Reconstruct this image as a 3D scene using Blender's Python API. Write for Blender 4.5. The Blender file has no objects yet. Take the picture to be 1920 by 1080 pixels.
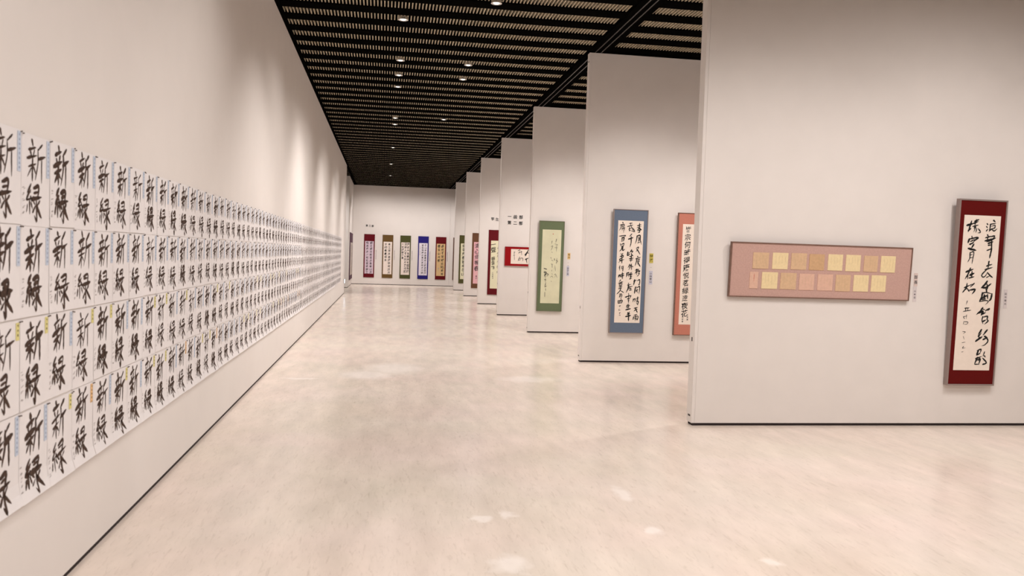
import bpy, bmesh, math, random
from mathutils import Matrix, Vector
R = math.radians
rng = random.Random(7)
sc = bpy.context.scene
col = sc.collection

# ------------------------------------------------------------------ camera
H, XL, XR = 4.304, -1.3235, 2.708
D = [6.957, 11.23, 15.51, 19.866, 24.165, 28.571, 32.859]
DF = 36.66
M = [[0.98804662, -0.15088902, 0.03156537], [-0.02527329, 0.04343787, 0.99873641], [0.15206949, 0.9875959, -0.03910518]]
cd = bpy.data.cameras.new('camera')
cam = bpy.data.objects.new('camera', cd); col.objects.link(cam)
cd.sensor_width = 36.0; cd.lens = 1559.94 / 1920 * 36.0; cd.clip_start = .05; cd.clip_end = 200
cam.matrix_world = Matrix(((M[0][0], M[1][0], -M[2][0], 0), (M[0][1], M[1][1], -M[2][1], 0), (M[0][2], M[1][2], -M[2][2], 1.45), (0, 0, 0, 1)))
sc.camera = cam
cd.dof.use_dof = True; cd.dof.focus_distance = 13.0; cd.dof.aperture_fstop = 4.2

# ------------------------------------------------------------------ world, exposure
w = bpy.data.worlds.new('world'); sc.world = w; w.use_nodes = True
w.node_tree.nodes['Background'].inputs[0].default_value = (0, 0, 0, 1)
vs = sc.view_settings
vs.view_transform = 'Standard'; vs.look = 'None'; vs.gamma = 1; vs.use_curve_mapping = False; vs.exposure = 1.06
sc.cycles.use_denoising = True
sc.cycles.max_bounces = 10; sc.cycles.diffuse_bounces = 7; sc.cycles.sample_clamp_indirect = 6

# ------------------------------------------------------------------ lamps (ceiling spotlights, some added as fill)
WARM = (1.0, .925, .885)
def spot(loc, target, power, angle, blend=.6, size=.05, color=WARM):
    l = bpy.data.lights.new('gallery_or_fill_spot', 'SPOT'); l.energy = power; l.spot_size = R(angle); l.spot_blend = blend
    l.shadow_soft_size = size; l.color = color
    o = bpy.data.objects.new('gallery_or_fill_spot', l); col.objects.link(o); o.location = loc
    o.rotation_euler = (Vector(target) - Vector(loc)).to_track_quat('-Z', 'Y').to_euler()
    return o
LZ = H - .03
# washing the left wall
for y in (-1.2, .9, 2.9, 4.6, 8.75, 13.0, 17.3, 21.6, 25.9):
    spot((.78, y, LZ), (XL, y, .75 if y > 6 else .4), (86 if y < 10 else 105) if y > 6 else 17, 78 if y > 6 else 96, 1.0, .08, (1.0, .93, .91) if y < 6 else WARM)
# washing the free-standing partitions
for i, d in enumerate(D):
    for x in (3.45, 4.95, 6.6):
        if i > 2 and x > 6: continue
        spot((x, d - 2.1, LZ), (x, d, .45), (38 if i == 0 else 80), 80, 1.0, .07)
# washing the far wall
for x in (-.6, .75, 2.1, 3.6):
    spot((x, DF - 2.1, LZ), (x, DF, 1.35), 88, 104, 1.0, .07)
spot((.6, 33.4, LZ), (XL, 34.9, 1.1), 150, 70, .9)
spot((-3.0, 31.0, LZ), (-2.6, 33.6, .6), 160, 100, .9)
# downlights of the corridor
DOWN = [(.15, 1.9), (.15, 6.15), (1.17, 5.2), (1.17, 9.415), (.15, 10.361), (.157, 12.547), (1.164, 12.565), (.15, 13.595), (1.181, 13.608), (.148, 14.55),
        (.144, 17.931), (1.161, 17.783), (.149, 18.82), (.148, 23.017), (.128, 27.326), (.131, 31.499)]
for x, y in DOWN:
    spot((x, y, LZ - .02), (x, y, 0), 38 if 12 < y < 19 else 68 if y > 7 else 44, 146, .9, .05)
for d in D: spot((4.3, d - 3.2, LZ), (4.3, d - 3.2, 0), 100 if d > 8 else 30, 168, .5, .06)  # added wide lamps, hidden in the bays, to brighten the far hall
for y in (21, 25.2, 29.5, 33.5): spot((2.3, y, LZ), (2.3, y, 0), 55, 165, 1.0, .06)
for q in ((.3, 2.2), (1.3, 4.6), (2.6, 2.6), (4.6, 4.9), (6.4, 4.2)): spot((*q, LZ), (*q, 0), 44, 84, 1.0, .06)  # added narrower lamps, unseen, to brighten the near floor
for y in (1.5, 4.5):  # added wide lamps out of view, lifting the near floor and upper walls
    spot((5.2, y, LZ), (5.2, y, 0), 66, 168, .5, .05)
    spot((2.6, y - .6, LZ), (2.6, y - .6, 0), 74, 160, .6, .05)

# ------------------------------------------------------------------ materials
def mat(name, color, rough=.6, spec=.3, metal=0, noise=0, scale=20, emit=None, bump=0):
    m = bpy.data.materials.new(name); m.use_nodes = True; nt = m.node_tree; b = nt.nodes['Principled BSDF']
    b.inputs['Roughness'].default_value = rough; b.inputs['Metallic'].default_value = metal
    b.inputs['Specular IOR Level'].default_value = spec
    b.inputs['Base Color'].default_value = (*color, 1)
    if noise or bump:
        tc = nt.nodes.new('ShaderNodeTexCoord'); n = nt.nodes.new('ShaderNodeTexNoise'); n.inputs['Scale'].default_value = scale; n.inputs['Detail'].default_value = 5
        nt.links.new(tc.outputs['Object'], n.inputs['Vector'])
        if noise:
            r = nt.nodes.new('ShaderNodeValToRGB'); r.color_ramp.elements[0].position = .3; r.color_ramp.elements[1].position = .7
            r.color_ramp.elements[0].color = (*[c * (1 - noise) for c in color], 1); r.color_ramp.elements[1].color = (*[min(1, c * (1 + noise)) for c in color], 1)
            nt.links.new(n.outputs['Fac'], r.inputs['Fac']); nt.links.new(r.outputs['Color'], b.inputs['Base Color'])
        if bump:
            bp = nt.nodes.new('ShaderNodeBump'); bp.inputs['Strength'].default_value = bump; bp.inputs['Distance'].default_value = .002
            nt.links.new(n.outputs['Fac'], bp.inputs['Height']); nt.links.new(bp.outputs['Normal'], b.inputs['Normal'])
    if emit:
        b.inputs['Emission Color'].default_value = (*emit[0], 1); b.inputs['Emission Strength'].default_value = emit[1]
    return m
def srgb(r, g, b):
    f = lambda c: ((c / 255 + .055) / 1.055) ** 2.4 if c > 10 else c / 255 / 12.92
    return (f(r), f(g), f(b))
WALL = mat('wall_paint', (.77, .73, .70), .85, .15, noise=.012, scale=3, bump=.15)
PART = mat('partition_cloth', (.77, .73, .70), .9, .12, noise=.015, scale=4, bump=.2)
DARK = mat('dark_seal', (.03, .02, .02), .8)
BLACK = mat('black_metal', (.003, .0028, .0025), 1, 0)
VOID = mat('ceiling_black', (.002, .002, .0015), 1, 0)
SLAT = mat('louvre_slat', (.42, .36, .26), .7, .2, noise=.2, scale=9)
RAIL = mat('rail_metal', (.12, .11, .10), .4, .5, .6)
HOLE = mat('latch_hole', (.05, .04, .035), .6)
PAPER = mat('white_paper', (.80, .775, .775), .8, .15, noise=.02, scale=8)
INKB = mat('brown_black_ink', (.06, .034, .024), .7, .2, noise=.5, scale=60)
INK = mat('black_ink', (.012, .012, .012), .6, .25, noise=.5, scale=40)
GREYINK = mat('pale_grey_ink', (.42, .39, .38), .8, .1)
BLUEINK = mat('blue_grey_print', (.30, .36, .50), .8, .1)
SEAL = mat('red_seal', (.5, .06, .04), .7)
STRIPB = mat('pale_blue_strip', (.56, .63, .74), .8, .1)
STRIPY = mat('yellow_strip', (.72, .66, .28), .8, .1)
STRIPO = mat('orange_strip', (.80, .52, .27), .8, .1)
PIN = mat('dark_pin', (.06, .03, .02), .4)
CHROME = mat('lamp_trim', (.75, .74, .72), .25, .5, .9)
LAMPE = mat('lamp_lens', (.9, .9, .85), .4, emit=((1, .93, .84), 1.3))
LED = mat('blue_white_led', (.8, .9, 1), .3, emit=((.72, .86, 1), 10))

def floor_mat():
    m = bpy.data.materials.new('pale_stone_floor'); m.use_nodes = True; nt = m.node_tree; N = nt.nodes.new; L = nt.links.new
    b = nt.nodes['Principled BSDF']; tc = N('ShaderNodeTexCoord')
    br = N('ShaderNodeTexBrick'); br.offset = .5; br.inputs['Scale'].default_value = 1.0
    br.inputs['Brick Width'].default_value = .9; br.inputs['Row Height'].default_value = .45; br.inputs['Mortar Size'].default_value = 0.0
    br.inputs['Color1'].default_value = (.76, .68, .59, 1); br.inputs['Color2'].default_value = (.80, .695, .635, 1); br.inputs['Mortar'].default_value = (.76, .68, .6, 1)
    nz0 = N('ShaderNodeTexNoise'); nz0.inputs['Scale'].default_value = 5; L(tc.outputs['Object'], nz0.inputs['Vector'])
    ad = N('ShaderNodeMixRGB'); ad.blend_type = 'ADD'; ad.inputs[0].default_value = .12
    L(tc.outputs['Object'], ad.inputs[1]); L(nz0.outputs['Color'], ad.inputs[2]); L(ad.outputs[0], br.inputs['Vector'])
    # broad mottling
    n1 = N('ShaderNodeTexNoise'); n1.inputs['Scale'].default_value = 1.1; n1.inputs['Detail'].default_value = 6; L(tc.outputs['Object'], n1.inputs['Vector'])
    r1 = N('ShaderNodeValToRGB'); r1.color_ramp.elements[0].position = .3; r1.color_ramp.elements[1].position = .7
    r1.color_ramp.elements[0].color = (.72, .65, .565, 1); r1.color_ramp.elements[1].color = (.83, .735, .68, 1)
    L(n1.outputs['Fac'], r1.inputs['Fac'])
    mx = N('ShaderNodeMixRGB'); mx.inputs[0].default_value = .55; L(br.outputs['Color'], mx.inputs[1]); L(r1.outputs['Color'], mx.inputs[2])
    # fine streaky pits
    mp = N('ShaderNodeMapping'); mp.inputs['Scale'].default_value = (55, 9, 1); L(tc.outputs['Object'], mp.inputs['Vector'])
    n2 = N('ShaderNodeTexNoise'); n2.inputs['Scale'].default_value = 1.0; n2.inputs['Detail'].default_value = 8; n2.inputs['Roughness'].default_value = .65; n2.inputs['Distortion'].default_value = .8
    L(mp.outputs[0], n2.inputs['Vector'])
    r2 = N('ShaderNodeValToRGB'); r2.color_ramp.elements[0].position = .27; r2.color_ramp.elements[1].position = .46
    r2.color_ramp.elements[0].color = (.80, .78, .76, 1); r2.color_ramp.elements[1].color = (1, 1, 1, 1); L(n2.outputs['Fac'], r2.inputs['Fac'])
    mu = N('ShaderNodeMixRGB'); mu.blend_type = 'MULTIPLY'; mu.inputs[0].default_value = .9; L(mx.outputs[0], mu.inputs[1]); L(r2.outputs['Color'], mu.inputs[2])
    mp4 = N('ShaderNodeMapping'); mp4.inputs['Scale'].default_value = (4.2, 1.1, 1); L(tc.outputs['Object'], mp4.inputs['Vector'])
    n4 = N('ShaderNodeTexNoise'); n4.inputs['Scale'].default_value = 1.6; n4.inputs['Detail'].default_value = 7; n4.inputs['Roughness'].default_value = .6; L(mp4.outputs[0], n4.inputs['Vector'])
    r4 = N('ShaderNodeValToRGB'); r4.color_ramp.elements[0].position = .32; r4.color_ramp.elements[1].position = .68
    r4.color_ramp.elements[0].color = (.91, .91, .90, 1); r4.color_ramp.elements[1].color = (1.04, 1.035, 1.03, 1); L(n4.outputs['Fac'], r4.inputs['Fac'])
    m4 = N('ShaderNodeMixRGB'); m4.blend_type = 'MULTIPLY'; m4.inputs[0].default_value = 1; L(mu.outputs[0], m4.inputs[1]); L(r4.outputs['Color'], m4.inputs[2])
    n5 = N('ShaderNodeTexNoise'); n5.inputs['Scale'].default_value = .9; n5.inputs['Detail'].default_value = 4; n5.noise_dimensions = '4D'; n5.inputs['W'].default_value = 3.3; L(tc.outputs['Object'], n5.inputs['Vector'])
    r5 = N('ShaderNodeValToRGB'); r5.color_ramp.elements[0].position = .4; r5.color_ramp.elements[1].position = .62
    r5.color_ramp.elements[0].color = (.995, 1, .985, 1); r5.color_ramp.elements[1].color = (1.0, .965, .962, 1); L(n5.outputs['Fac'], r5.inputs['Fac'])
    m5 = N('ShaderNodeMixRGB'); m5.blend_type = 'MULTIPLY'; m5.inputs[0].default_value = 1; L(m4.outputs[0], m5.inputs[1]); L(r5.outputs['Color'], m5.inputs[2])
    # pale patches: larger ones worn, small near ones lamp glints painted into the colour
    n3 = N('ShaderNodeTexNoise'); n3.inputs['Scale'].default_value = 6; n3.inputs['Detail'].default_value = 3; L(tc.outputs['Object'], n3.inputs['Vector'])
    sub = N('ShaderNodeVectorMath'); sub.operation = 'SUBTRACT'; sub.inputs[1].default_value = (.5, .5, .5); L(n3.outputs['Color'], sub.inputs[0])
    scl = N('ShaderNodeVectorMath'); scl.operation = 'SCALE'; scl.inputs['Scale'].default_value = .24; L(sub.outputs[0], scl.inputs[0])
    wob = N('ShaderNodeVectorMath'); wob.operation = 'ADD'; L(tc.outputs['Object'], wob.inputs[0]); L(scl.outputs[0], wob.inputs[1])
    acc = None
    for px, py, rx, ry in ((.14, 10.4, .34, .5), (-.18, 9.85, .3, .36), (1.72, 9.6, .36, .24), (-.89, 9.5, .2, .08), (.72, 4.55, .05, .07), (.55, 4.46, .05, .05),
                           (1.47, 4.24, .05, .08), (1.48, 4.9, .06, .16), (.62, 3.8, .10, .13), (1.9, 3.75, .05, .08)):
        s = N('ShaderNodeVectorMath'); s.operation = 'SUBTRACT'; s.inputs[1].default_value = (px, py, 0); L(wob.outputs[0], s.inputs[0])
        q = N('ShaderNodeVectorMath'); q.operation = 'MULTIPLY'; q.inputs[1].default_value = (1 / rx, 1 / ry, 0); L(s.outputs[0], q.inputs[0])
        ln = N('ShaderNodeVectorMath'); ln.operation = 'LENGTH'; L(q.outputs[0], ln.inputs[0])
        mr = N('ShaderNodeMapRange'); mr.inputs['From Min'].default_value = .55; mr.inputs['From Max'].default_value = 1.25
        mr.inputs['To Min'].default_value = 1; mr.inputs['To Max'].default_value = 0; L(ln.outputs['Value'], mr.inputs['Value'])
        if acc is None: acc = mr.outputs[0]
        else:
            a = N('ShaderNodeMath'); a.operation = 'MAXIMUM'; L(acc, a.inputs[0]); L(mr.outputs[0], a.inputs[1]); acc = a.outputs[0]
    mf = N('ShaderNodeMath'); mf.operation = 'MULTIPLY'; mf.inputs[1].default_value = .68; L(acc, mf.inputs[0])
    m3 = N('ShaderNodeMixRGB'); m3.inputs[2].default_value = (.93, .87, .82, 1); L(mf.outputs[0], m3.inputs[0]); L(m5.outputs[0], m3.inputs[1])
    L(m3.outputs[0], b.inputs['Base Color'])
    rr = N('ShaderNodeMapRange'); rr.inputs['To Min'].default_value = .13; rr.inputs['To Max'].default_value = .30; L(n4.outputs['Fac'], rr.inputs['Value'])
    L(rr.outputs[0], b.inputs['Roughness']); b.inputs['Specular IOR Level'].default_value = .42
    bp = N('ShaderNodeBump'); bp.inputs['Strength'].default_value = .12; bp.inputs['Distance'].default_value = .003; L(n2.outputs['Fac'], bp.inputs['Height']); L(bp.outputs[0], b.inputs['Normal'])
    return m
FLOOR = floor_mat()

# ------------------------------------------------------------------ mesh helpers
class MB:
    def __init__(s): s.v = []; s.f = []; s.mi = []
    def box(s, x0, x1, y0, y1, z0, z1, m=0):
        n = len(s.v)
        s.v += [(x0, y0, z0), (x1, y0, z0), (x1, y1, z0), (x0, y1, z0), (x0, y0, z1), (x1, y0, z1), (x1, y1, z1), (x0, y1, z1)]
        for f in ((3, 2, 1, 0), (4, 5, 6, 7), (0, 1, 5, 4), (1, 2, 6, 5), (2, 3, 7, 6), (3, 0, 4, 7)):
            s.f.append(tuple(n + i for i in f)); s.mi.append(m)
        return s
    def quad(s, a, b, c, d, m=0):
        n = len(s.v); s.v += [a, b, c, d]; s.f.append((n, n + 1, n + 2, n + 3)); s.mi.append(m); return s
    def ring(s, c, r0, z0, r1, z1, seg=20, m=0):
        n = len(s.v)
        for k in range(seg):
            a = 2 * math.pi * k / seg
            s.v.append((c[0] + r0 * math.cos(a), c[1] + r0 * math.sin(a), z0)); s.v.append((c[0] + r1 * math.cos(a), c[1] + r1 * math.sin(a), z1))
        for k in range(seg):
            a, b = n + 2 * k, n + 2 * ((k + 1) % seg); s.f.append((a, b, b + 1, a + 1)); s.mi.append(m)
        return s
    def disc(s, c, r, z, seg=20, m=0):
        n = len(s.v)
        for k in range(seg):
            a = 2 * math.pi * k / seg; s.v.append((c[0] + r * math.cos(a), c[1] + r * math.sin(a), z))
        s.f.append(tuple(range(n + seg - 1, n - 1, -1))); s.mi.append(m); return s
    def mesh(s, name, mats):
        me = bpy.data.meshes.new(name); me.from_pydata(s.v, [], s.f)
        for m in (mats if isinstance(mats, (list, tuple)) else [mats]): me.materials.append(m)
        me.polygons.foreach_set('material_index', s.mi); me.update(); return me
    def obj(s, name, mats, parent=None, bevel=0):
        o = place(name, s.mesh(name, mats), parent)
        if bevel:
            b = o.modifiers.new('bevel', 'BEVEL'); b.width = bevel; b.segments = 2; b.limit_method = 'ANGLE'
        return o
def place(name, me, parent=None, loc=None):
    o = bpy.data.objects.new(name, me); col.objects.link(o)
    if parent: o.parent = parent
    if loc: o.location = loc
    return o
def thing(name, label, cat, loc=(0, 0, 0), rot=(0, 0, 0), group=None):
    o = bpy.data.objects.new(name, None); col.objects.link(o); o.location = loc; o.rotation_euler = rot; o.empty_display_size = .1
    tag(o, label, cat, group); return o
def tag(o, label, cat, group=None):
    o['label'] = label; o['category'] = cat
    if group: o['group'] = group
    return o
def struct(o): o['kind'] = 'structure'; return o

# brush strokes -> ribbons. coordinates u right, v down
def parse(txt):
    out = []
    for s in txt.replace('\n', ' ').split(';'):
        t = s.split()
        if not t: continue
        wd = 1.0; pts = []
        for q in t:
            if q[0] == 'w': wd = float(q[1:])
            else: a, b = q.split(','); pts.append((float(a), float(b)))
        out.append((pts, wd))
    return out
def ribbon(mb, pts, width, rg, fn, m=0, prof='brush'):
    """pts in plane units, width in plane units, fn maps (u, v) to a 3-D point"""
    P = [Vector(p) for p in pts]
    if len(P) == 1: P = [P[0] - Vector((width * .4, width * .4)), P[0] + Vector((width * .4, width * .5))]
    Q = []
    ext = [P[0] * 2 - P[1]] + P + [P[-1] * 2 - P[-2]]
    for i in range(1, len(ext) - 2):
        a, b, c, d = ext[i - 1:i + 3]
        n = 4 if len(P) > 2 else 6
        for k in range(n):
            t = k / n
            Q.append(.5 * ((2 * b) + (c - a) * t + (2 * a - 5 * b + 4 * c - d) * t * t + (3 * b - a - 3 * c + d) * t ** 3))
    Q.append(P[-1])
    n = len(Q); base = len(mb.v); k = 0
    e0 = rg.uniform(.75, 1.15); e1 = rg.uniform(.35, .9)
    for i, q in enumerate(Q):
        t = i / (n - 1)
        d = (Q[min(i + 1, n - 1)] - Q[max(i - 1, 0)])
        if d.length < 1e-9: d = Vector((1, 0))
        d.normalize(); nn = Vector((-d.y, d.x))
        wv = e0 + (e1 - e0) * t
        if t < .14: wv *= .45 + .55 * t / .14
        if t > .86: wv *= .35 + .65 * (1 - t) / .14
        ex = d * (width * .35 * (-1 if i == 0 else 1 if i == n - 1 else 0))
        for sgn in (-1, 1):
            o = q + ex + nn * sgn * width * .5 * wv * rg.uniform(.82, 1.18)
            mb.v.append(fn(o.x, o.y))
    for i in range(n - 1):
        a = base + 2 * i; mb.f.append((a, a + 1, a + 3, a + 2)); mb.mi.append(m)

class Ink:
    """a row of meshes, one for each written character"""
    def __init__(s): s.all = [MB()]
    def new(s):
        if s.all[-1].v: s.all.append(MB())
    def __getattr__(s, k): return getattr(s.all[-1], k)
    def objs(s, mats, parent):
        for b in s.all:
            if b.v: b.obj('brush_character', mats, parent)
# typeset glyphs turned into loose brush-like shapes
def glyphs(text, vertical=True, size=1.0, pitch=1.05, jitter=.0, slant=0., sx=1., rg=rng, bold=0.):
    """list of ([(x, z)...], faces) with characters running down from (0, 0), centred on x = 0"""
    vs_, fs_ = [], []
    for k, ch in enumerate(text):
        if ch in ' \u3000': continue
        c = bpy.data.curves.new('tmp', 'FONT'); c.body = ch; c.size = 1; c.resolution_u = 2; c.offset = bold
        o = bpy.data.objects.new('tmp', c); col.objects.link(o)
        me = bpy.data.meshes.new_from_object(o.evaluated_get(bpy.context.evaluated_depsgraph_get()))
        bpy.data.objects.remove(o); bpy.data.curves.remove(c)
        if not me.vertices: continue
        xs = [v.co.x for v in me.vertices]; ys = [v.co.y for v in me.vertices]
        cx, cy = .5, .38
        s = size * (1 + rg.uniform(-.22, .06) * jitter * 2); n = len(vs_)
        ph = [rg.uniform(0, 6.3) for _ in range(4)]; am = .05 * jitter * 2
        for v in me.vertices:
            x, y = v.co.x - cx, v.co.y - cy
            x2 = x + am * math.sin(y * 7 + ph[0]) + am * .6 * math.sin(x * 11 + ph[1]); y2 = y + am * math.sin(x * 6 + ph[2]) + am * .6 * math.sin(y * 12 + ph[3]) + slant * x
            X, Z = x2 * s * sx, y2 * s
            if vertical: Z -= (k + .5) * size * pitch; X += rg.uniform(-.0, .0)
            else: X += (k + .5) * size * pitch
            vs_.append((X, Z))
        fs_ += [tuple(n + i for i in p.vertices) for p in me.polygons]
        bpy.data.meshes.remove(me)
    return vs_, fs_
def add_glyphs(mb, g, x, z, y, m=0):
    n = len(mb.v); mb.v += [(x + a, y, z + b) for a, b in g[0]]; mb.f += [tuple(n + i for i in f) for f in g[1]]; mb.mi += [m] * len(g[1])

# ------------------------------------------------------------------ shell
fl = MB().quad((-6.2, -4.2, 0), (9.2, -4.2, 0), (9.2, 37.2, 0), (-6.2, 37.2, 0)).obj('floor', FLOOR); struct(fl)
SEALH = .024
def wall_box(name, x0, x1, y0, y1):
    return struct(MB().box(x0, x1, y0, y1, SEALH, H + .5).obj(name, WALL))
# left wall: a core with large flush panels and thin recessed joints
wl = wall_box('wall_left', XL - .16, XL - .02, -4, 28.43)
ys = [-4, 11.22, 21.37, 28.45]
for a, b in zip(ys, ys[1:]):
    MB().box(XL - .02, XL, a + .0015, b - .0015, SEALH, H + .0).obj('wall_panel', WALL, wl)
struct(MB().box(XL - .15, XL - .006, -4, 28.44, 0, SEALH).obj('baseboard_left', DARK))
wp = wall_box('wall_left_end', -1.56, -1.40, 32.6, DF - .01)
struct(MB().box(-1.55, -1.406, 32.61, DF, 0, SEALH).obj('baseboard_left_end', DARK))
wf = wall_box('wall_far', -6.2, 9.2, DF + .02, DF + .2)
for a, b in ((-6.2, -2.3), (-2.3, 2.812), (2.812, 7.0), (7.0, 9.2)):
    MB().box(a + .004, b - .004, DF, DF + .02, SEALH, H).obj('wall_panel', WALL, wf)
struct(MB().box(-6.1, 9.1, DF + .006, DF + .15, 0, SEALH).obj('baseboard_far', DARK))
wall_box('wall_right', 8.75, 8.95, -4, DF)
wall_box('wall_back', -1.6, 8.9, -4.2, -4)
wall_box('wall_left_side', -6.2, -6.0, 24, DF)
wall_box('wall_left_back', -6.0, XL - .16, 24, 24.2)

# ceiling: black slab, thin slats running along the hall, black cross beams
ce = struct(MB().box(-6.2, 9.2, -4.2, 37, H + .3, H + .4).obj('ceiling', VOID))
s = MB(); x = -6.0
while x < 8.9:
    s.box(x, x + .014, -3.9, DF - .05, H + .006, H + .05); x += .040
so = s.obj('louvre_slat', SLAT, ce); so['kind'] = 'stuff'
y = 9.575 - .532 * 25
bm_ = MB().box(-5.99, 8.7, -.118, .118, H - .010, H + .07).mesh('ceiling_beam', BLACK)
bl_ = MB().box(-5.99, 8.7, -.13, -.118, H - .004, H + .05).box(-5.99, 8.7, .118, .13, H - .004, H + .05).mesh('ceiling_beam_lip', BLACK)
while y < DF - .2:
    o = place('ceiling_beam', bm_, ce, (0, y, 0)); y += .532
MB().box(XL - .02, XL + .05, -3.9, DF, H - .025, H + .08).obj('edge_trim', BLACK, ce)
MB().box(-1.4, 8.7, DF - .06, DF, H - .02, H + .08).obj('edge_trim', BLACK, ce)
# long double rail the partitions hang from, and the cross rails over them
t = MB().box(XR + .0, XR + .26, -3.9, DF - .06, H - .03, H + .06).obj('partition_rail', BLACK, ce)
for a in (.075, .155): MB().box(XR + a, XR + a + .012, -3.9, DF - .06, H - .036, H - .03).obj('rail_lip', RAIL, t)
for d in D:
    MB().box(XR + .26, 8.7, d - .03, d + .16, H - .045, H + .06).obj('partition_rail', BLACK, ce)

# free-standing partitions
ordn = ['nearest', 'second', 'third', 'fourth', 'fifth', 'sixth', 'farthest']
plab = ['nearest white partition wall, with the pink panorama frame and the dark red scroll',
        'white partition wall second from the camera, with the blue and salmon frames',
        'white partition wall third from the camera, with the green framed scroll',
        'white partition wall fourth from the camera, with the wide red frame under black lettering',
        'white partition wall fifth from the camera, with the crimson scroll',
        'white partition wall sixth from the camera, with the pink paper on brown scroll',
        'farthest white partition wall, narrow strip with the olive green scroll']
pm = MB().box(0, 6.0, 0, .12, SEALH, H - .045)
for i, d in enumerate(D):
    t = thing('partition_wall', plab[i], 'partition', (XR, d, 0), group='white partition walls')
    if i == 0:
        M_panel = MB().box(.03, 5.98, 0, .12, SEALH, H - .045).mesh('panel', PART)
        M_post = MB().box(0, .0285, .0, .12, SEALH, H - .045).mesh('edge_post', PART)
        M_seal = MB().box(.012, 5.96, .008, .112, 0, SEALH).mesh('floor_seal', DARK)
        M_latch = MB().box(-.002, .001, .035, .085, -.008, .008).mesh('latch', HOLE)
        M_hole = MB().box(-.002, .001, .05, .07, -.018, .018).mesh('latch', HOLE)
    place('panel', M_panel, t); place('edge_post', M_post, t); place('floor_seal', M_seal, t)
    place('latch', M_latch, t, (0, 0, .085)); place('latch', M_hole, t, (0, 0, .76)); place('latch', M_latch, t, (0, 0, H - .16))

# ------------------------------------------------------------------ downlights in the ceiling
lm1 = MB().ring((0, 0), .062, -.014, .062, .05).ring((0, 0), .046, -.014, .062, -.014).mesh('trim_ring', CHROME)
lm2 = MB().ring((0, 0), .046, -.014, .030, .03).mesh('reflector', CHROME)
lm3 = MB().ring((0, 0), .036, -.006, .022, -.018).disc((0, 0), .022, -.018).mesh('lens', LAMPE)
names = {}
for i, (x, y) in enumerate(DOWN):
    side = 'left' if x < .6 else 'right'
    names.setdefault(side, []).append((y, x))
for side in names:
    names[side].sort()
    vis = [q for q in names[side] if q[0] > 9]
    for k, (y, x) in enumerate(names[side]):
        if (y, x) not in vis: continue
        j = vis.index((y, x)); ordw = ['nearest', 'second nearest', 'third nearest', 'fourth nearest', 'fifth nearest', 'sixth nearest', 'seventh nearest', 'eighth nearest', 'ninth nearest', 'tenth nearest'][j]
        t = thing('ceiling_downlight', 'small round bright downlight in the black louvred ceiling, %s of the %s row' % (ordw, side), 'downlight', (x, y, H - .014), group='ceiling downlights')
        place('trim_ring', lm1, t); place('reflector', lm2, t); place('lens', lm3, t)

# ------------------------------------------------------------------ the 4 x 87 sheets on the left wall
XIN = """30,-2 35,9 w1.25; 10,22 50,13 w1.2; 18,29 23,38 w1; 42,25 36,37 w.9; 3,50 55,38 w1.5; 10,66 52,55 w1.15; 32,42 30,70 30,98 w.95; 27,68 8,90 w.9; 35,67 47,78 w.9;
86,2 64,20 w1.2; 65,18 65,52 50,94 w.95; 66,44 102,33 w1.45; 84,42 83,102 w.95"""
LYU = """30,0 12,20 29,21 w1.15; 31,17 7,42 38,36 w1.15; 31,30 39,42 w.9; 23,42 22,78 w1.05; 10,55 5,72 w1.05; 34,50 41,64 w.95;
50,9 84,3 78,35 w1.25; 54,21 79,17 w1; 40,40 100,31 w1.6; 69,38 69,98 58,88 w1.1; 47,47 57,55 w.85; 45,78 62,62 w.95; 90,43 74,57 w.95; 71,57 101,86 w1.35"""
XIN, LYU = parse(XIN), parse(LYU)
SW, SH = .263, .345
def curl(v, amt): # v from top 0..1: distance off the wall
    f = lambda t: .002 + amt * max(0, (t - .72) / .28) ** 2
    i = min(7, max(0, int(v * 8))); t = v * 8 - i
    return f(i / 8) * (1 - t) + f((i + 1) / 8) * t
def sheet_ink(seed, amt):
    out = []; rg = random.Random(seed); bw = rg.choice([.0125, .014, .0155, .017, .0185])
    for chars, top, hh in ((XIN, .014 + rg.uniform(-.005, .008), .150 * rg.uniform(.92, 1.04)), (LYU, .190 + rg.uniform(-.005, .004), .143 * rg.uniform(.92, 1.02))):
        mb = MB(); x0 = .044 + rg.uniform(-.006, .008); ww = .150 * rg.uniform(.88, 1.08); sl = rg.uniform(-.02, .10)
        for pts, wd in chars:
            jx, jy = rg.uniform(-2.2, 2.2), rg.uniform(-2.2, 2.2)
            q = [(x0 + ww * (p[0] + jx + rg.uniform(-1.5, 1.5)) / 100, top + hh * ((p[1] + jy + rg.uniform(-1.5, 1.5)) / 100 - sl * (p[0] / 100 - .5))) for p in pts]
            ribbon(mb, q, bw * wd * rg.uniform(.8, 1.15), rg, lambda u, v: (u - SW / 2, -curl(v / SH, amt) - .0009, -v))
        out.append(mb.mesh('brush_character', INKB))
    # small grey name at the left edge
    mb = MB()
    for k in range(5):
        zy = .205 + k * .024; xx = .022
        for _ in range(3):
            a = rg.uniform(-.008, .008); b = rg.uniform(-.008, .008)
            ribbon(mb, [(xx + a - .006, zy + b), (xx + a + .006, zy + b - .003)], .0035, rg, lambda u, v: (u - SW / 2, -curl(v / SH, amt) - .0009, -v))
    out.append(mb.mesh('grey_name', GREYINK)); return out
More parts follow.
